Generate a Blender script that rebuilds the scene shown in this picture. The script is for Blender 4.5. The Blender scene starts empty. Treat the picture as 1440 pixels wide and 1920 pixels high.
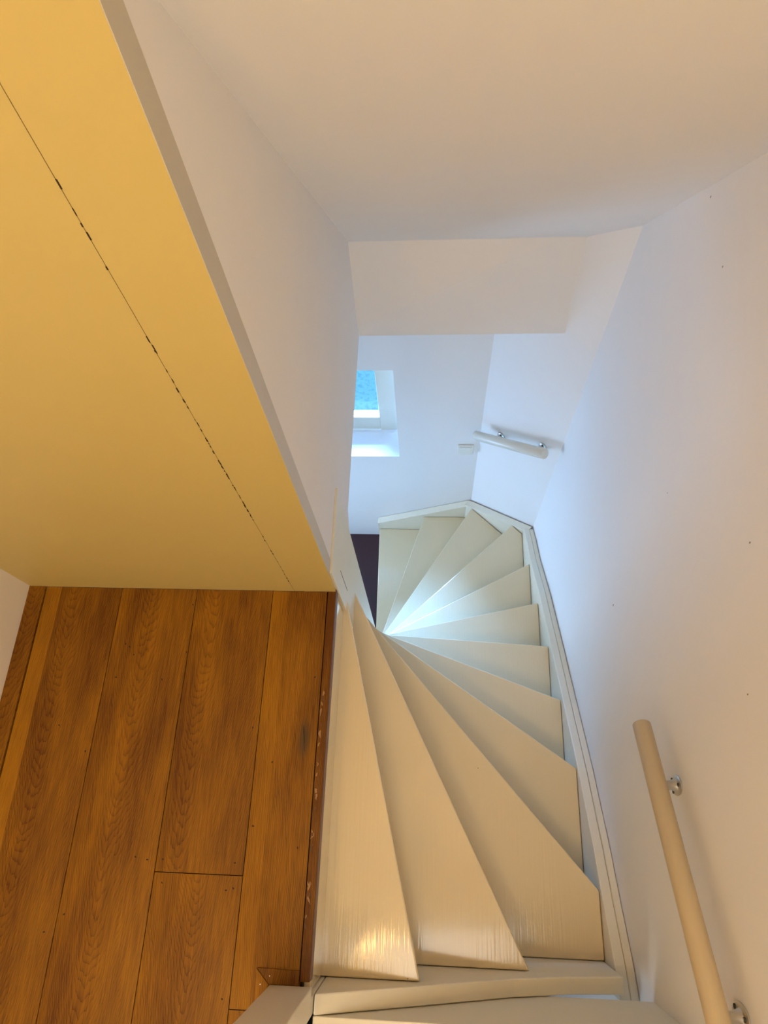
import bpy, bmesh, math, random
from mathutils import Vector, Matrix
random.seed(7)
S = bpy.context.scene
col = S.collection

# ---------------------------------------------------------------- camera
cam = bpy.data.cameras.new('camera'); cam.sensor_fit = 'VERTICAL'; cam.sensor_height = 24.0
cam.lens = 1290.0 / 1920 * 24.0; cam.clip_start = 0.02
camo = bpy.data.objects.new('camera', cam); col.objects.link(camo)
R_ = Vector((0.9977145009525928, 0.03701698233462698, -0.056528909486710514))
U_ = Vector((-0.01082844138115216, 0.9133699587601918, 0.40698656401859334))
F_ = Vector((-0.0666972221773422, 0.405444276631504, -0.9116832888128326))
camo.matrix_world = Matrix(((R_.x, U_.x, -F_.x, 0), (R_.y, U_.y, -F_.y, 0), (R_.z, U_.z, -F_.z, 1.65), (0, 0, 0, 1)))
S.camera = camo

# ---------------------------------------------------------------- world, lights, exposure
W = bpy.data.worlds.new('sky'); S.world = W; W.use_nodes = True
bg = W.node_tree.nodes['Background']; bg.inputs[0].default_value = (0.19, 0.64, 1.0, 1); bg.inputs[1].default_value = 1.1

def area(name, loc, direction, sx, sy, power, color, spread=180):
    l = bpy.data.lights.new(name, 'AREA'); l.shape = 'RECTANGLE'; l.size = sx; l.size_y = sy
    l.energy = power; l.color = color; l.spread = math.radians(spread)
    o = bpy.data.objects.new(name, l); o.location = loc
    o.rotation_euler = Vector(direction).to_track_quat('-Z', 'Y').to_euler(); col.objects.link(o); return o
DAY = (0.60, 0.80, 1.0)
WARM = (1.0, 0.60, 0.18)
# daylight entering the lower storey from its left side
area('daylight_left', (-1.7, 1.25, -1.95), (1, 0, 0.35), 0.9, 0.8, 32, (0.46, 0.67, 1.0))
# open sky outside the small window of the lower storey
area('daylight_window', (-0.45, 3.3, -0.35), (0, -1, -0.28), 1.5, 1.3, 1450, (0.22, 0.47, 1.0))
# two added soft fills, behind the camera and under the attic ceiling
area('fill_attic_room', (0.1, -1.9, 1.55), (0, 1, -0.25), 1.1, 1.2, 6.0, (1.0, 0.76, 0.42))
area('fill_attic_ceiling', (0.1, -1.0, 2.36), (0, 0, -1), 0.8, 0.8, 11.5, (0.95, 0.96, 0.90))
area('daylight_below', (-0.7, -1.5, -1.0), (1, 0.35, 0), 0.8, 0.8, 7, (0.85, 0.93, 1.0))
lb = bpy.data.lights.new('landing_lamp_light', 'POINT'); lb.energy = 18.5; lb.color = WARM; lb.shadow_soft_size = 0.055
lo = bpy.data.objects.new('landing_lamp_light', lb); lo.location = (-0.425, -0.585, 2.14); col.objects.link(lo)

S.view_settings.view_transform = 'Standard'; S.view_settings.look = 'None'
S.view_settings.gamma = 1.0; S.view_settings.use_curve_mapping = False
S.view_settings.exposure = 0.07
S.cycles.max_bounces = 14; S.cycles.diffuse_bounces = 8

# ---------------------------------------------------------------- materials
def newmat(name):
    m = bpy.data.materials.new(name); m.use_nodes = True
    return m, m.node_tree.nodes, m.node_tree.links, m.node_tree.nodes['Principled BSDF']
def plain(name, c, rough=0.6, metal=0.0, spec=0.5):
    m, n, l, b = newmat(name)
    b.inputs['Base Color'].default_value = (*c, 1); b.inputs['Roughness'].default_value = rough
    b.inputs['Metallic'].default_value = metal; b.inputs['Specular IOR Level'].default_value = spec
    return m
def plaster(name, c, c2, rough=0.75, bump=0.12, scale=60):
    m, n, l, b = newmat(name)
    tc = n.new('ShaderNodeTexCoord'); ns = n.new('ShaderNodeTexNoise'); ns.inputs['Scale'].default_value = 2.5; ns.inputs['Detail'].default_value = 4
    mx = n.new('ShaderNodeMix'); mx.data_type = 'RGBA'; mx.inputs[6].default_value = (*c, 1); mx.inputs[7].default_value = (*c2, 1)
    l.new(tc.outputs['Object'], ns.inputs['Vector']); l.new(ns.outputs['Fac'], mx.inputs[0]); l.new(mx.outputs[2], b.inputs['Base Color'])
    n2 = n.new('ShaderNodeTexNoise'); n2.inputs['Scale'].default_value = scale; n2.inputs['Detail'].default_value = 3
    bp = n.new('ShaderNodeBump'); bp.inputs['Strength'].default_value = bump; bp.inputs['Distance'].default_value = 0.002
    l.new(tc.outputs['Object'], n2.inputs['Vector']); l.new(n2.outputs['Fac'], bp.inputs['Height']); l.new(bp.outputs[0], b.inputs['Normal'])
    b.inputs['Roughness'].default_value = rough; b.inputs['Specular IOR Level'].default_value = 0.35
    return m
def painted_wood(name, c, c2, rough=0.3, axis=(1, 0), bump=0.35):
    """gloss paint over a grained board: fine ridges along the board, faint specks"""
    m, n, l, b = newmat(name)
    tc = n.new('ShaderNodeTexCoord'); mp = n.new('ShaderNodeMapping'); mp.inputs['Scale'].default_value = (160, 5, 5)
    mp.inputs['Rotation'].default_value = (0, 0, 0.12)
    ns = n.new('ShaderNodeTexNoise'); ns.inputs['Scale'].default_value = 1.0; ns.inputs['Detail'].default_value = 3
    l.new(tc.outputs['Object'], mp.inputs[0]); l.new(mp.outputs[0], ns.inputs['Vector'])
    n2 = n.new('ShaderNodeTexNoise'); n2.inputs['Scale'].default_value = 4; n2.inputs['Detail'].default_value = 2
    l.new(tc.outputs['Object'], n2.inputs['Vector'])
    ad = n.new('ShaderNodeMath'); ad.operation = 'MULTIPLY_ADD'; ad.inputs[1].default_value = 1.6
    l.new(n2.outputs['Fac'], ad.inputs[0]); l.new(ns.outputs['Fac'], ad.inputs[2])
    bp = n.new('ShaderNodeBump'); bp.inputs['Strength'].default_value = bump; bp.inputs['Distance'].default_value = 0.0012
    l.new(ad.outputs[0], bp.inputs['Height']); l.new(bp.outputs[0], b.inputs['Normal'])
    mx = n.new('ShaderNodeMix'); mx.data_type = 'RGBA'; mx.inputs[6].default_value = (*c, 1); mx.inputs[7].default_value = (*c2, 1)
    n3 = n.new('ShaderNodeTexNoise'); n3.inputs['Scale'].default_value = 7; n3.inputs['Detail'].default_value = 6
    l.new(tc.outputs['Object'], n3.inputs['Vector']); l.new(n3.outputs['Fac'], mx.inputs[0])
    # specks of dirt
    v = n.new('ShaderNodeTexVoronoi'); v.inputs['Scale'].default_value = 26; l.new(tc.outputs['Object'], v.inputs['Vector'])
    lt = n.new('ShaderNodeMath'); lt.operation = 'LESS_THAN'; lt.inputs[1].default_value = 0.035; l.new(v.outputs['Distance'], lt.inputs[0])
    sc = n.new('ShaderNodeSeparateColor'); l.new(v.outputs['Color'], sc.inputs[0])
    gt = n.new('ShaderNodeMath'); gt.operation = 'GREATER_THAN'; gt.inputs[1].default_value = 0.93; l.new(sc.outputs[0], gt.inputs[0])
    mu = n.new('ShaderNodeMath'); mu.operation = 'MULTIPLY'; l.new(lt.outputs[0], mu.inputs[0]); l.new(gt.outputs[0], mu.inputs[1])
    m2 = n.new('ShaderNodeMix'); m2.data_type = 'RGBA'; m2.inputs[7].default_value = (0.16, 0.12, 0.08, 1)
    l.new(mu.outputs[0], m2.inputs[0]); l.new(mx.outputs[2], m2.inputs[6]); l.new(m2.outputs[2], b.inputs['Base Color'])
    b.inputs['Roughness'].default_value = rough
    return m
def oak(name='oak'):
    m, n, l, b = newmat(name)
    tc = n.new('ShaderNodeTexCoord'); at = n.new('ShaderNodeAttribute'); at.attribute_name = 'plank'
    sa = n.new('ShaderNodeSeparateColor'); l.new(at.outputs['Color'], sa.inputs[0])   # r = centre of the arches (x + 1.5)/2, g = shade, b = seed
    sx = n.new('ShaderNodeSeparateXYZ'); l.new(tc.outputs['Object'], sx.inputs[0])
    def M(op, a=None, bb=None, c=None):
        k = n.new('ShaderNodeMath'); k.operation = op
        for i, v in enumerate((a, bb, c)):
            if v is None: continue
            if isinstance(v, (int, float)): k.inputs[i].default_value = v
            else: l.new(v, k.inputs[i])
        return k.outputs[0]
    cx = M('MULTIPLY_ADD', sa.outputs[0], 2.0, -1.5)
    cb = n.new('ShaderNodeCombineXYZ')
    l.new(M('MULTIPLY', sx.outputs[0], 11.0), cb.inputs[0]); l.new(M('MULTIPLY', sx.outputs[1], 2.6), cb.inputs[1]); l.new(M('MULTIPLY', sa.outputs[2], 50.0), cb.inputs[2])
    wob = n.new('ShaderNodeTexNoise'); wob.inputs['Scale'].default_value = 1.0; wob.inputs['Detail'].default_value = 5; wob.inputs['Roughness'].default_value = 0.55
    l.new(cb.outputs[0], wob.inputs['Vector'])
    dx = M('SUBTRACT', sx.outputs[0], cx); dx2 = M('MULTIPLY', dx, dx)
    f = M('MULTIPLY_ADD', M('SQRT', M('ADD', dx2, 0.0009)), 250.0, M('MULTIPLY', sx.outputs[1], -42.0)); f = M('MULTIPLY_ADD', wob.outputs['Fac'], 11.0, f)
    fr = M('FRACT', f); ring = M('POWER', fr, 4.0)
    # fine pores along the plank
    cb2 = n.new('ShaderNodeCombineXYZ'); l.new(M('MULTIPLY', sx.outputs[0], 420.0), cb2.inputs[0]); l.new(M('MULTIPLY', sx.outputs[1], 16.0), cb2.inputs[1]); l.new(sa.outputs[2], cb2.inputs[2])
    por = n.new('ShaderNodeTexNoise'); por.inputs['Scale'].default_value = 1.0; por.inputs['Detail'].default_value = 2; l.new(cb2.outputs[0], por.inputs['Vector'])
    cb3 = n.new('ShaderNodeCombineXYZ'); l.new(M('MULTIPLY', sx.outputs[0], 14.0), cb3.inputs[0]); l.new(M('MULTIPLY', sx.outputs[1], 3.0), cb3.inputs[1]); l.new(M('MULTIPLY', sa.outputs[2], 9.0), cb3.inputs[2])
    blo = n.new('ShaderNodeTexNoise'); blo.inputs['Scale'].default_value = 1.0; blo.inputs['Detail'].default_value = 4; l.new(cb3.outputs[0], blo.inputs['Vector'])
    cr = n.new('ShaderNodeValToRGB'); e = cr.color_ramp.elements
    e[0].position = 0.25; e[0].color = OAK_DARK; e[1].position = 0.8; e[1].color = OAK_LIGHT
    k = M('MULTIPLY_ADD', sa.outputs[1], 0.9, M('MULTIPLY', blo.outputs['Fac'], 0.75)); k = M('MULTIPLY_ADD', ring, -0.20, k)
    k = M('MULTIPLY_ADD', por.outputs['Fac'], 0.55, M('SUBTRACT', k, 0.56))
    l.new(k, cr.inputs[0])
    # the one large knot with its dark halo
    ex = M('DIVIDE', M('ADD', sx.outputs[0], 0.284), 0.017); ey = M('DIVIDE', M('SUBTRACT', sx.outputs[1], 0.157), 0.050)
    dd = M('SQRT', M('ADD', M('MULTIPLY', ex, ex), M('MULTIPLY', ey, ey))); dd = M('ADD', dd, M('MULTIPLY', M('SUBTRACT', blo.outputs['Fac'], 0.5), 1.2))
    mr = n.new('ShaderNodeMapRange'); mr.interpolation_type = 'SMOOTHSTEP'; mr.inputs['From Min'].default_value = 1.05; mr.inputs['From Max'].default_value = 0.1
    mr.inputs['To Max'].default_value = 0.82; l.new(dd, mr.inputs['Value'])
    mk = n.new('ShaderNodeMix'); mk.data_type = 'RGBA'; mk.inputs[7].default_value = (0.075, 0.045, 0.018, 1)
    l.new(mr.outputs[0], mk.inputs[0]); l.new(cr.outputs[0], mk.inputs[6]); l.new(mk.outputs[2], b.inputs['Base Color'])
    bp = n.new('ShaderNodeBump'); bp.inputs['Strength'].default_value = 0.35; bp.inputs['Distance'].default_value = 0.001
    l.new(M('MULTIPLY_ADD', ring, -0.7, por.outputs['Fac']), bp.inputs['Height']); l.new(bp.outputs[0], b.inputs['Normal'])
    b.inputs['Roughness'].default_value = 0.5; b.inputs['Specular IOR Level'].default_value = 0.22
    return m
OAK_DARK = (0.10, 0.032, 0.002, 1); OAK_LIGHT = (0.33, 0.145, 0.005, 1)
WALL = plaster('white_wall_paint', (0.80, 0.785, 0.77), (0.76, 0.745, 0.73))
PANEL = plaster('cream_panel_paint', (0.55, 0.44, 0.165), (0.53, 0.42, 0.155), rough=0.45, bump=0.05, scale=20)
TRIM = painted_wood('white_trim_gloss', (0.74, 0.69, 0.56), (0.70, 0.65, 0.52), rough=0.35, bump=0.1)
TREAD = painted_wood('cream_tread_gloss', (0.72, 0.61, 0.41), (0.69, 0.58, 0.385), rough=0.10)
EDGEP = plain('greyed_edge_paint', (0.52, 0.48, 0.39), 0.5)
RAILW = painted_wood('off_white_rail_paint', (0.66, 0.64, 0.56), (0.63, 0.61, 0.53), rough=0.35, bump=0.03)
RAILP = painted_wood('cream_rail_paint', (0.50, 0.40, 0.255), (0.48, 0.385, 0.245), rough=0.4, bump=0.03)
OAK = oak()
DARKF = plaster('dark_red_floor', (0.035, 0.014, 0.018), (0.055, 0.022, 0.026), rough=0.35, bump=0.1)
GAP = plain('dark_gap', (0.03, 0.015, 0.008), 0.9)
CHROME = plain('satin_nickel', (0.62, 0.61, 0.58), 0.28, 1.0)
SCREW = plain('screw_dark', (0.10, 0.09, 0.08), 0.5, 1.0)
PLAST = plain('white_switch_plastic', (0.74, 0.73, 0.66), 0.3)
NOSEF = plain('nosing_edge_stain', (0.16, 0.085, 0.075), 0.5)
WHITEDOT = plain('white_paint_drop', (0.85, 0.83, 0.8), 0.5)
def knotmat():
    return plain('knot_dark', (0.07, 0.03, 0.01), 0.7)
KNOT = knotmat()
SEAM = plain('seam_brown_line', (0.20, 0.13, 0.05), 0.8)  # brown line in the joint between the two panel boards
def glassmat():
    m, n, l, b = newmat('frosted_window_glass')
    out = n['Material Output']; n.remove(b)
    tr = n.new('ShaderNodeBsdfTransparent'); gl = n.new('ShaderNodeBsdfGlossy'); gl.inputs['Roughness'].default_value = 0.15
    tc = n.new('ShaderNodeTexCoord'); ns = n.new('ShaderNodeTexNoise'); ns.inputs['Scale'].default_value = 55; ns.inputs['Detail'].default_value = 4
    cr = n.new('ShaderNodeValToRGB'); cr.color_ramp.elements[0].position = 0.32; cr.color_ramp.elements[0].color = (0.80, 0.86, 0.92, 1)
    cr.color_ramp.elements[1].position = 0.5; cr.color_ramp.elements[1].color = (0.95, 0.98, 1, 1)
    l.new(tc.outputs['Object'], ns.inputs['Vector']); l.new(ns.outputs['Fac'], cr.inputs[0]); l.new(cr.outputs[0], tr.inputs[0])
    mx = n.new('ShaderNodeMixShader'); mx.inputs[0].default_value = 0.05
    l.new(tr.outputs[0], mx.inputs[1]); l.new(gl.outputs[0], mx.inputs[2]); l.new(mx.outputs[0], out.inputs[0])
    return m
GLASS = glassmat()

# ---------------------------------------------------------------- mesh helpers
class MB:
    def __init__(s): s.v = []; s.f = []; s.mi = []; s.mats = []; s.att = []
    def slot(s, m):
        if m not in s.mats: s.mats.append(m)
        return s.mats.index(m)
    def face(s, idx, mi, a=(0.5, 0.5, 0.5)): s.f.append(idx); s.mi.append(mi); s.att.append(a)
    def box(s, x0, x1, y0, y1, z0, z1, m, a=(0.5, 0.5, 0.5)):
        s.prism([(x0, y0), (x1, y0), (x1, y1), (x0, y1)], z0, z1, m, a=a)
    def prism(s, poly, z0, z1, m, axis='z', a=(0.5, 0.5, 0.5)):
        """extrude a 2D polygon: axis z -> (x,y), axis x -> (y,z), axis y -> (x,z)"""
        mi = s.slot(m); n = len(poly); b = len(s.v)
        for h in (z0, z1):
            for p in poly:
                s.v.append({'z': (p[0], p[1], h), 'x': (h, p[0], p[1]), 'y': (p[0], h, p[1])}[axis])
        s.face([b + i for i in range(n)][::-1], mi, a); s.face([b + n + i for i in range(n)], mi, a)
        for i in range(n):
            j = (i + 1) % n; s.face([b + i, b + j, b + n + j, b + n + i], mi, a)
    def tube(s, pts, rad, m, seg=24, capr=None):
        mi = s.slot(m); b0 = len(s.v); P = [Vector(p) for p in pts]
        rad = rad if isinstance(rad, (list, tuple)) else [rad] * len(P)
        for i, p in enumerate(P):
            d = (P[min(i + 1, len(P) - 1)] - P[max(i - 1, 0)]).normalized()
            u = d.orthogonal().normalized() if i == 0 else (u - d * u.dot(d)).normalized()
            w = d.cross(u)
            for k in range(seg):
                t = 2 * math.pi * k / seg; q = p + (u * math.cos(t) + w * math.sin(t)) * rad[i]; s.v.append(tuple(q))
        for i in range(len(P) - 1):
            for k in range(seg):
                k2 = (k + 1) % seg
                s.face([b0 + i * seg + k, b0 + i * seg + k2, b0 + (i + 1) * seg + k2, b0 + (i + 1) * seg + k], mi)
        s.face([b0 + k for k in range(seg)][::-1], mi); s.face([b0 + (len(P) - 1) * seg + k for k in range(seg)], mi)
    def blob(s, x, y, z, rx, ry, m, n=10, jit=0.25, rot=0):
        mi = s.slot(m); b = len(s.v)
        for k in range(n):
            t = 2 * math.pi * k / n; r = 1 + random.uniform(-jit, jit); px = rx * r * math.cos(t); py = ry * r * math.sin(t)
            s.v.append((x + px * math.cos(rot) - py * math.sin(rot), y + px * math.sin(rot) + py * math.cos(rot), z))
        s.face([b + k for k in range(n)], mi)
    def build(s, name, parent=None, bevel=0, smooth=False, origin=None):
        me = bpy.data.meshes.new(name)
        og = Vector(origin) if origin else Vector((0, 0, 0))
        me.from_pydata([tuple(Vector(v) - og) for v in s.v], [], s.f)
        for m in s.mats: me.materials.append(m)
        ca = me.attributes.new('plank', 'FLOAT_COLOR', 'CORNER')
        li = 0
        for p, mi, a in zip(me.polygons, s.mi, s.att):
            p.material_index = mi; p.use_smooth = smooth
            for _ in range(p.loop_total): ca.data[li].color = (*a, 1); li += 1
        bm = bmesh.new(); bm.from_mesh(me); bmesh.ops.recalc_face_normals(bm, faces=bm.faces); bm.to_mesh(me); bm.free()
        o = bpy.data.objects.new(name, me); col.objects.link(o)
        if parent is not None:
            o.parent = parent; o.location = og - parent.location
        else: o.location = og
        if bevel:
            md = o.modifiers.new('bevel', 'BEVEL'); md.width = bevel; md.segments = 2; md.limit_method = 'ANGLE'; md.angle_limit = math.radians(40)
        if smooth:
            md = o.modifiers.new('es', 'EDGE_SPLIT'); md.split_angle = math.radians(45)
        return o
def struct(o): o['kind'] = 'structure'; return o
def empty(name, loc, label, cat):
    o = bpy.data.objects.new(name, None); o.location = loc; o.empty_display_size = 0.05; col.objects.link(o)
    o['label'] = label; o['category'] = cat; return o
def clip(poly, p, nrm):
    """keep the side where (q-p).nrm >= 0"""
    out = []
    for i in range(len(poly)):
        a, b = poly[i], poly[(i + 1) % len(poly)]
        da = (a[0] - p[0]) * nrm[0] + (a[1] - p[1]) * nrm[1]; db = (b[0] - p[0]) * nrm[0] + (b[1] - p[1]) * nrm[1]
        if da >= 0: out.append(a)
        if (da >= 0) != (db >= 0):
            t = da / (da - db); out.append((a[0] + (b[0] - a[0]) * t, a[1] + (b[1] - a[1]) * t))
    return out

RIS = 0.195
FL = -13 * RIS          # lower floor
XW = 0.54               # right wall
# ---------------------------------------------------------------- large structure
def slope_z(y): return 0.815 - 1.31 * (y - 1.0)
m = MB(); m.box(XW, XW + 0.12, -2.6, 1.50, FL, 2.5, WALL)
CHIP = plain('chip_in_paint', (0.22, 0.17, 0.13), 0.8)
for y, z, a in ((.447, .534, .0016), (.594, -.341, .0028), (.962, .63, .0015), (.213, .428, .0014), (1.13, .64, .0016), (.70, .20, .001)):
    m.prism([(y - a, z - a), (y + a * .6, z - a * 1.6), (y + a, z + a), (y - a * .3, z + a * 1.9)], XW - 0.0004, XW + 0.001, CHIP, axis='x')
struct(m.build('wall_right'))
# wall across the corner, carrying the short handrail
m = MB(); m.prism([(XW, 1.418), (0.215, 1.721), (0.40, 1.95), (0.72, 1.62), (0.70, 1.418)], FL, 0.60, WALL); struct(m.build('wall_corner'))
# far wall of the lower storey with its small window opening
wx0, wx1, wz0, wz1, FY = -0.62, -0.160, -1.468, -0.722, 1.70
m = MB()
m.box(-3.0, wx0, FY, FY + 0.28, FL, 0.0, WALL); m.box(wx1, 0.35, FY, FY + 0.28, FL, 0.0, WALL)
m.box(wx0, wx1, FY, FY + 0.28, FL, wz0, WALL); m.box(wx0, wx1, FY, FY + 0.28, wz1, 0.0, WALL)
struct(m.build('wall_far'))
# beam wall under the foot of the sloping ceiling
m = MB()
mi = m.slot(WALL)
q = [(-0.30, 1.400, -0.118), (0.56, 1.522, -0.264), (0.56, 1.538, 0.26), (-0.30, 1.456, 0.32),
     (-0.30, 1.78, -0.118), (0.56, 1.78, -0.264), (0.56, 1.78, 0.26), (-0.30, 1.78, 0.32)]
m.v = q
for f in ((0, 1, 2, 3), (4, 7, 6, 5), (0, 4, 5, 1), (3, 2, 6, 7), (0, 3, 7, 4), (1, 5, 6, 2)): m.face(list(f), mi)
struct(m.build('wall_beam'))
# sloping attic ceiling over the stairs
m = MB(); mi = m.slot(WALL)
def sq(y, dz=0): return slope_z(y) + dz
ST = 0.032
m.v = [(-0.236, -0.21, sq(-0.21)), (0.60, -0.21, sq(-0.21, ST)), (0.60, 1.56, sq(1.56, ST)), (-0.236, 1.56, sq(1.56)),
       (-0.236, -0.21, sq(-0.21) + .15), (0.60, -0.21, sq(-0.21) + .15), (0.60, 1.56, sq(1.56) + .25), (-0.236, 1.56, sq(1.56) + .2)]
for f in ((0, 1, 2, 3), (4, 7, 6, 5), (0, 4, 5, 1), (3, 2, 6, 7), (0, 3, 7, 4), (1, 5, 6, 2)): m.face(list(f), mi)
struct(m.build('ceiling_slope'))
m = MB(); m.box(-1.15, 0.66, -2.1, -0.19, 2.40, 2.5, WALL); m.box(-1.15, -0.236, -0.19, 0.70, 2.40, 2.5, WALL); struct(m.build('ceiling'))
# white wall between the stairwell and the cupboard panel
m = MB()
m.prism([(0.545, 0.1265), (0.7425, 0.1265), (0.7425, -0.20), (0.76, -0.20), (0.80, -0.137), (1.47, -0.137), (1.47, sq(1.47) + .04), (0.545, sq(0.545) + .1)], -0.31, -0.2345, WALL, axis='x')
m.prism([(0.545, 1.2), (0.545, 2.4), (-0.2, 2.4), (0.50, sq(.5) + 0.02), (0.545, sq(0.545) + .02)], -0.31, -0.236, WALL, axis='x')
struct(m.build('wall_stairwell'))
# panelled wall facing the landing: two boards with a chipped paint seam
m = MB()
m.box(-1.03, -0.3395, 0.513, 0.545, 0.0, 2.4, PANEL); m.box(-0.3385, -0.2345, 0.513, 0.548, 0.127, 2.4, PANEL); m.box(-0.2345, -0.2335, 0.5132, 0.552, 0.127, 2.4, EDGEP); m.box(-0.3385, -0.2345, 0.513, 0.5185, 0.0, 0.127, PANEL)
m.box(-0.3402, -0.3382, 0.5140, 0.54, 0.0, 2.4, SEAM)
for i in range(70):
    z = random.uniform(0.05, 1.35) if i < 45 else random.uniform(0.45, 1.0); w = random.uniform(0.0003, 0.0010); h = random.uniform(0.001, 0.006)
    xc = -0.3390 + random.uniform(-0.0008, 0.0008)
    m.box(xc - w, xc + w, 0.5126, 0.5135, z - h, z + h, GAP)
struct(m.build('wall_panel'))
m = MB(); m.box(-1.15, -1.03, -2.1, 0.6, 0, 2.4, WALL); struct(m.build('wall_left'))
m = MB(); m.box(-1.15, XW + .12, -2.2, -2.1, 0, 2.4, WALL); struct(m.build('wall_near'))
# lower storey shell
m = MB(); m.box(-3.1, XW + .1, -2.6, 1.98, FL - 0.08, FL, DARKF); struct(m.build('floor_lower'))
m = MB(); m.box(-3.12, -3.0, -2.6, 1.98, FL, 0.0, WALL); struct(m.build('wall_lower_left'))
m = MB(); m.box(-3.0, XW, -2.72, -2.6, FL, 0.0, WALL); struct(m.build('wall_lower_near'))
m = MB(); m.box(-3.0, -0.32, 0.55, 1.70, -0.137, -0.06, WALL); struct(m.build('ceiling_lower'))
m = MB(); m.box(-3.0, -0.3305, -2.6, 0.55, -0.33, -0.25, WALL); struct(m.build('ceiling_lower'))
m = MB(); m.prism([(-0.31, 1.53), (0.6, 1.60), (0.6, 1.98), (-0.31, 1.98)], -0.137, -0.1, WALL); struct(m.build('ceiling_lower'))
# floor edge behind the stairwell opening
m = MB()
m.box(-0.2270, XW, -0.42, -0.3745, -0.339, -0.036, TRIM); m.box(-0.226, XW, -0.6, -0.42, -0.339, -0.036, WALL)
struct(m.build('trim_1', bevel=0.002))

# ---------------------------------------------------------------- oak floor of the landing
m = MB()
T = -0.022
def plank(x0, x1, y0, y1, cx, shade, seed, g=0.0009):
    m.box(x0 + g, x1 - g, y0 + g, y1 - g, T, 0, OAK, a=((cx + 1.5) / 2, shade, seed))
plank(-0.985, -0.943, -1.2, 0.513, -1.06, 0.74, 0.11)
plank(-0.9448, -0.784, -1.2, 0.513, -0.90, 0.44, 0.11)
plank(-0.784, -0.588, -2.1, 0.513, -0.70, 0.45, 0.37)
plank(-0.588, -0.393, -0.126, 0.513, -0.54, 0.46, 0.53)
plank(-0.588, -0.393, -2.1, -0.126, -0.49, 0.50, 0.71)
plank(-0.393, -0.352, -0.364, 0.513, -0.20, 0.62, 0.87)
plank(-0.3538, -0.2545, -0.364, 0.513, -0.20, 0.50, 0.87)
m.box(-0.2775, -0.2770, -0.29, -0.165, 0.0, 0.0003, GAP)
m.blob(-0.284, 0.160, 0.0004, 0.0012, 0.022, GAP, 14, 0.6, 0.12)
plank(-0.393, -0.3455, -2.1, -0.364, -0.30, 0.60, 0.23)
plank(-0.985, -0.784, -2.1, -1.2, -0.88, 0.5, 0.61)
plank(-0.3455, -0.06, -2.1, -0.42, -0.2, 0.58, 0.41)
plank(-0.06, 0.20, -2.1, -0.42, 0.1, 0.50, 0.31)
plank(0.20, XW, -2.1, -0.42, 0.35, 0.55, 0.15)
m.box(-1.03, -0.25, -2.1, 0.545, -0.21, T, GAP)
m.box(-0.25, XW, -2.1, -0.605, -0.33, T, GAP)
for x, y in [(-.748, .369), (-.737, .362), (-.723, .343), (-.757, .287), (-.642, .285), (-.872, .171), (-.796, .115), (-.594, .472), (-.592, .352),
             (-.407, .18), (-.27, .3), (-.353, .106), (-.635, -.099), (-.608, -.103), (-.573, -.101), (-.568, -.146), (-.77, -.214), (-.806, -.248),
             (-.382, -.028), (-.279, -.067), (-.413, -.102), (-.411, -.15), (-.426, -.155), (-.409, -.347)]:
    m.blob(x, y, 0.0003, 0.0016, 0.0026, GAP, 8, 0.3, random.uniform(0, 3))
struct(m.build('floor'))
# strip of oak along the left wall
m = MB(); m.box(-1.03, -0.987, -2.1, 0.513, -0.02, 0.004, OAK, a=(0.24, 0.42, 0.9)); struct(m.build('trim_2', bevel=0.001))
# worn oak nosing on the landing edge
m = MB()
m.box(-0.253, -0.2335, -0.311, 0.532, -0.040, 0.001, OAK, a=(0.70, 0.22, 0.77)); m.box(-0.2337, -0.2325, -0.311, 0.530, -0.038, -0.003, NOSEF)
random.seed(12)
WORN = plain('worn_bare_wood', (0.30, 0.16, 0.06), 0.6); WORND = plain('worn_dirty_wood', (0.10, 0.045, 0.015), 0.7)
for i in range(46):
    y = random.uniform(-0.22, 0.27)
    m.blob(-0.2515 + random.uniform(0.001, 0.006), y, 0.0013 + i * 0.000003, random.uniform(0.0006, 0.0022), random.uniform(0.002, 0.009), WORN if i % 3 else WORND, 9, 0.45, random.uniform(-.5, .5))
struct(m.build('trim_3', bevel=0.001))
# mitred oak pieces around the white post
m = MB(); a1 = (0.5, 0.34, 0.45)
m.prism([(-0.343, -0.290), (-0.2545, -0.292), (-0.2545, -0.3165), (-0.316, -0.3165)], -0.01, 0.004, OAK, a=a1); m.blob(-0.315, -0.303, 0.0045, 0.0012, 0.0012, WHITEDOT, 10, 0.1)
struct(m.build('trim_4', bevel=0.0006))
m = MB()
m.prism([(-0.3435, -0.2912), (-0.3175, -0.3165), (-0.3175, -0.363), (-0.3435, -0.363)], -0.01, 0.004, OAK, a=(0.62, 0.62, 0.15)); m.blob(-0.333, -0.318, 0.0045, 0.0012, 0.0012, WHITEDOT, 10, 0.1)
struct(m.build('trim_5', bevel=0.0006))

# ---------------------------------------------------------------- the winding staircase
st = empty('winding_staircase', (0.1, 0.7, FL), 'cream painted wooden staircase winding down between white walls', 'staircase')
OUT = [(-.012, -.333), (.259, -.337), (.482, -.161), (.486, .171), (.488, .418), (.494, .662), (.49, .904), (.494, 1.162), (.425, 1.435), (.233, 1.624), (-.036, 1.656), (-.315, 1.664)]
INN = [(-.244, .613), (-.244, .664), (-.162, .559), (-.156, .601), (-.154, .647), (-.159, .696), (-.172, .749), (-.184, .797), (-.197, .845), (-.232, .899), (-.256, .953), (-.311, 1.03)]
XS = 0.487
cn = Vector((0.68, 0.733)).normalized()         # outward normal of the corner wall in plan
cp = Vector((0.54, 1.418)) - cn * 0.052         # inner face of the corner string
BASE = [(-0.33, -0.3345), (XS, -0.3345), (XS, 1.9), (-0.33, 1.9)]
BASE = clip(BASE, (0, 1.659), (0, -1)); BASE = clip(BASE, tuple(cp), (-cn.x, -cn.y))
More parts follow.
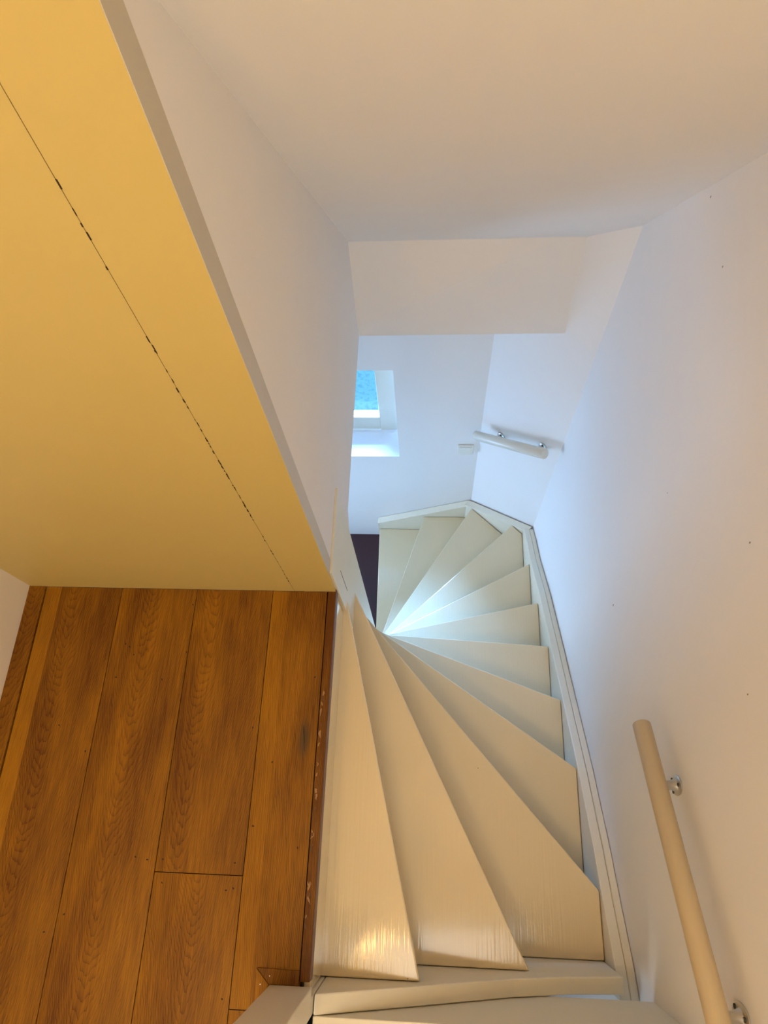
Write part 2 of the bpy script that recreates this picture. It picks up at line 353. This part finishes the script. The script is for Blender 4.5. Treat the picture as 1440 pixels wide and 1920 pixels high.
def left_n(k):       # unit normal to nosing k (1-based) towards the lower steps
    o, i = OUT[k - 1], INN[k - 1]; d = Vector((o[0] - i[0], o[1] - i[1])).normalized(); return Vector((-d.y, d.x))
def beyond(poly, k, off):   # part on the lower side of nosing k shifted by off
    n = left_n(k); p = (OUT[k - 1][0] + n.x * off, OUT[k - 1][1] + n.y * off); return clip(poly, p, (n.x, n.y))
def before(poly, k, off):
    n = left_n(k); p = (OUT[k - 1][0] + n.x * off, OUT[k - 1][1] + n.y * off); return clip(poly, p, (-n.x, -n.y))
for k in range(1, 13):
    z = -k * RIS
    P = clip(BASE, (-0.2495, 0), (1, 0)) if k <= 8 else BASE
    if k > 8: P = clip(P, (-0.316, 0), (1, 0))
    P = before(P, k, 0)
    if k > 1: P = beyond(P, k - 1, -0.03)
    m = MB(); m.prism(P, z - 0.034, z, TREAD); m.build('tread', st, bevel=0.0035)
    Q = beyond(before(BASE, k, -0.016), k, -0.034)
    Q = clip(Q, (-0.316 if k > 8 else -0.2495, 0), (1, 0))
    m = MB(); m.prism(Q, z - RIS + 0.0005, z - 0.034, TRIM); m.build('riser', st)
m = MB(); m.box(-0.250, -0.236, -0.334, 0.513, -RIS, -0.04, TREAD); m.build('riser', st)
# closed inner panel below the landing that carries the inner ends of the upper steps
m = MB(); m.box(-0.33, -0.2505, -0.36, 0.517, FL, -0.215, TRIM); m.build('inner_panel', st)
# newel at the inner ends of the steps
m = MB(); m.box(-0.318, -0.2285, 0.519, 0.742, FL, 0.125, TRIM)
m.box(-0.2286, -0.2281, 0.575, 0.577, -0.19, -0.02, GAP)
m.build('newel', st, bevel=0.0015)
# string against the right wall
top = [(-0.400, -0.452), (-0.327, -0.478), (-0.19, -0.555), (-0.064, -0.620), (0.171, -0.765), (0.419, -0.945), (0.681, -1.135), (0.945, -1.330), (1.169, -1.530), (1.30, -1.615), (1.405, -1.70)]
m = MB(); m.prism(top + [(1.405, FL), (-0.400, FL + 1.3)], XS + 0.0012, 0.5155, TRIM, axis='x'); so = m.build('string', st, bevel=0.003)
top2 = [(y - 0.0, z - 0.006) for y, z in top]
m = MB(); m.prism(top2 + [(1.405, FL), (-0.400, FL + 1.3)], 0.5165, XW - 0.0012, TRIM, axis='x'); m.build('string_moulding', st, bevel=0.004)
# string along the near side of the opening
nt = [(-0.2255, -0.030), (0.0, -0.165), (0.206, -0.292), (0.35, -0.352), (0.486, -0.385)]
m = MB(); m.prism(nt + [(0.486, -1.05), (-0.2255, -1.05)], -0.373, -0.336, TRIM, axis='y'); m.build('string', st, bevel=0.003)
# string on the corner wall and the far wall
def sloped(p0, p1, z0, z1, zb0, zb1, thick, name):
    p0 = Vector(p0); p1 = Vector(p1); d = (p1 - p0).normalized(); nn = Vector((d.y, -d.x))   # inward (to the right of p0->p1)
    m = MB(); mi = m.slot(TRIM)
    a, b = p0, p1; c, e = p1 + nn * thick[1], p0 + nn * thick[0]
    m.v = [(a.x, a.y, zb0), (b.x, b.y, zb1), (c.x, c.y, zb1), (e.x, e.y, zb0), (a.x, a.y, z0), (b.x, b.y, z1), (c.x, c.y, z1), (e.x, e.y, z0)]
    for f in ((0, 1, 2, 3), (4, 7, 6, 5), (0, 4, 5, 1), (3, 2, 6, 7), (0, 3, 7, 4), (1, 5, 6, 2)): m.face(list(f), mi)
    return m.build(name, st, bevel=0.002)
sloped((0.225, 1.698), (0.531, 1.414), -1.985, -1.70, FL, FL, (0.040, 0.040), 'string')
sloped((-0.322, 1.698), (0.222, 1.698), -2.255, -1.985, FL, FL, (0.038, 0.038), 'string')

# white post at the head of the stairs
m = MB(); m.box(-0.3145, -0.2275, -0.372, -0.3185, 0.0, 1.02, TRIM); m.box(-0.2485, -0.2275, -0.372, -0.3365, -0.45, 0.0, TRIM)
po = m.build('stair_post', None, bevel=0.002, origin=(-0.27, -0.345, 0))
po['label'] = 'white painted square post standing at the oak floor corner above the top step'; po['category'] = 'post'

# ---------------------------------------------------------------- window of the lower storey
m = MB()
fy0, fy1 = 1.862, 1.873
gx1, gz0 = -0.262, -1.352
m.box(gx1, wx1 - 0.006, fy0, fy1, wz0 - .75, wz1, TRIM)
m.box(wx0, gx1, fy0, fy1, wz0 + 0.002, gz0, TRIM); m.box(wx0, -0.56, fy0, fy1, gz0, wz1, TRIM)
m.v = m.v
wf = struct(m.build('window_1', bevel=0.003))
m = MB(); m.box(-0.56, gx1, 1.866, 1.870, gz0, wz1, GLASS); m.build('pane', wf)
m = MB(); m.box(-0.56, gx1, 1.8632, 1.8655, gz0 + 0.022, gz0 + 0.027, TRIM); m.build('glazing_bar', wf)

# ---------------------------------------------------------------- light switch
sw = empty('light_switch', (0.175, 1.70, -1.418), 'small square white rocker switch on the far wall below the short handrail', 'switch')
m = MB(); m.box(0.134, 0.214, 1.688, 1.6995, -1.418, -1.338, PLAST); m.build('switch_plate', sw, bevel=0.004)
m = MB(); mi = m.slot(PLAST)
m.v = [(0.146, 1.689, -1.408), (0.202, 1.689, -1.408), (0.202, 1.689, -1.348), (0.146, 1.689, -1.348), (0.146, 1.678, -1.408), (0.202, 1.678, -1.408), (0.202, 1.685, -1.348), (0.146, 1.685, -1.348)]
for f in ((0, 1, 2, 3), (4, 7, 6, 5), (0, 4, 5, 1), (3, 2, 6, 7), (0, 3, 7, 4), (1, 5, 6, 2)): m.face(list(f), mi)
m.build('rocker', sw, bevel=0.001)

# ---------------------------------------------------------------- handrails
def handrail(A, B, rad, wall_n, wall_d, stations, label, paint, rs=1.0):
    """A,B rail axis ends; wall_n unit normal pointing from the wall to the rail; wall_d distance from rail axis to wall"""
    A = Vector(A); B = Vector(B); wn = Vector(wall_n).normalized(); d = (B - A).normalized()
    h = empty('handrail', A, label, 'handrail')
    e = 0.003
    m = MB(); m.tube([A, A + d * e * .4, A + d * e, B - d * e, B], [rad - e, rad - e * .3, rad, rad, rad - e], paint, 40); m.build('rail', h, smooth=True)
    for t in stations:
        P = A + (B - A) * t; dn = Vector((0, 0, -1)); up = Vector((0, 0, 1)); side = wn.cross(up)
        C = P - wn * wall_d + dn * 0.055 * rs      # centre of the wall plate
        m = MB()
        # oval wall plate
        mi = m.slot(CHROME); seg = 28; rings = [(0.0005, 1.0), (0.003, 1.0), (0.0055, 0.86), (0.0065, 0.5)]
        for off, s_ in rings:
            for k in range(seg):
                an = 2 * math.pi * k / seg
                m.v.append(tuple(C + wn * off + side * math.cos(an) * 0.021 * s_ * rs + up * math.sin(an) * 0.033 * s_ * rs))
        for i in range(len(rings) - 1):
            for k in range(seg):
                k2 = (k + 1) % seg; m.face([i * seg + k, i * seg + k2, (i + 1) * seg + k2, (i + 1) * seg + k], mi)
        m.face([k for k in range(seg)][::-1], mi); m.face([(len(rings) - 1) * seg + k for k in range(seg)], mi)
        # curved arm
        Q = P + dn * (rad * 0.98) + 0 * wn
        pts = [C + wn * 0.004 + up * 0.008, C + wn * 0.014 + up * 0.010, C + wn * (wall_d * 0.45) + up * 0.014, C + wn * (wall_d * 0.75) + up * 0.019, C + wn * (wall_d * 0.95) + up * 0.027, Q]
        m.tube(pts, [0.015 * rs, 0.011 * rs, 0.009 * rs, 0.009 * rs, 0.009 * rs, 0.008 * rs], CHROME, 18)
        br = m.build('bracket', h, smooth=True)
        for ux, uz in ((0, 0.024), (0.012, -0.012), (-0.012, -0.012)):
            c0 = C + side * ux * rs + up * uz * rs
            m = MB(); m.tube([c0 + wn * 0.004, c0 + wn * 0.0075, c0 + wn * 0.0078], [0.0042 * rs, 0.0042 * rs, 0.0025 * rs], SCREW, 12)
            s_ = m.build('screw', None, smooth=True); s_.parent = br; s_.location = (0, 0, 0)
    return h
rd = Vector((0, 0.208 + 0.288, 0.014 - 0.254)).normalized()
A1 = Vector((0.48, 0.214, 0.011)); B1 = A1 - rd * 1.05
handrail(A1, B1, 0.020, (-1, 0, 0), 0.06, (0.135, 0.53, 0.92), 'long cream wooden handrail on the right wall beside the upper steps', RAILP)
handrail((0.206, 1.636, -1.142), (0.470, 1.391, -0.873), 0.0225, (-cn.x, -cn.y, 0), 0.066, (0.27, 0.86), 'short white handrail on the far corner wall above the lower steps', RAILW)
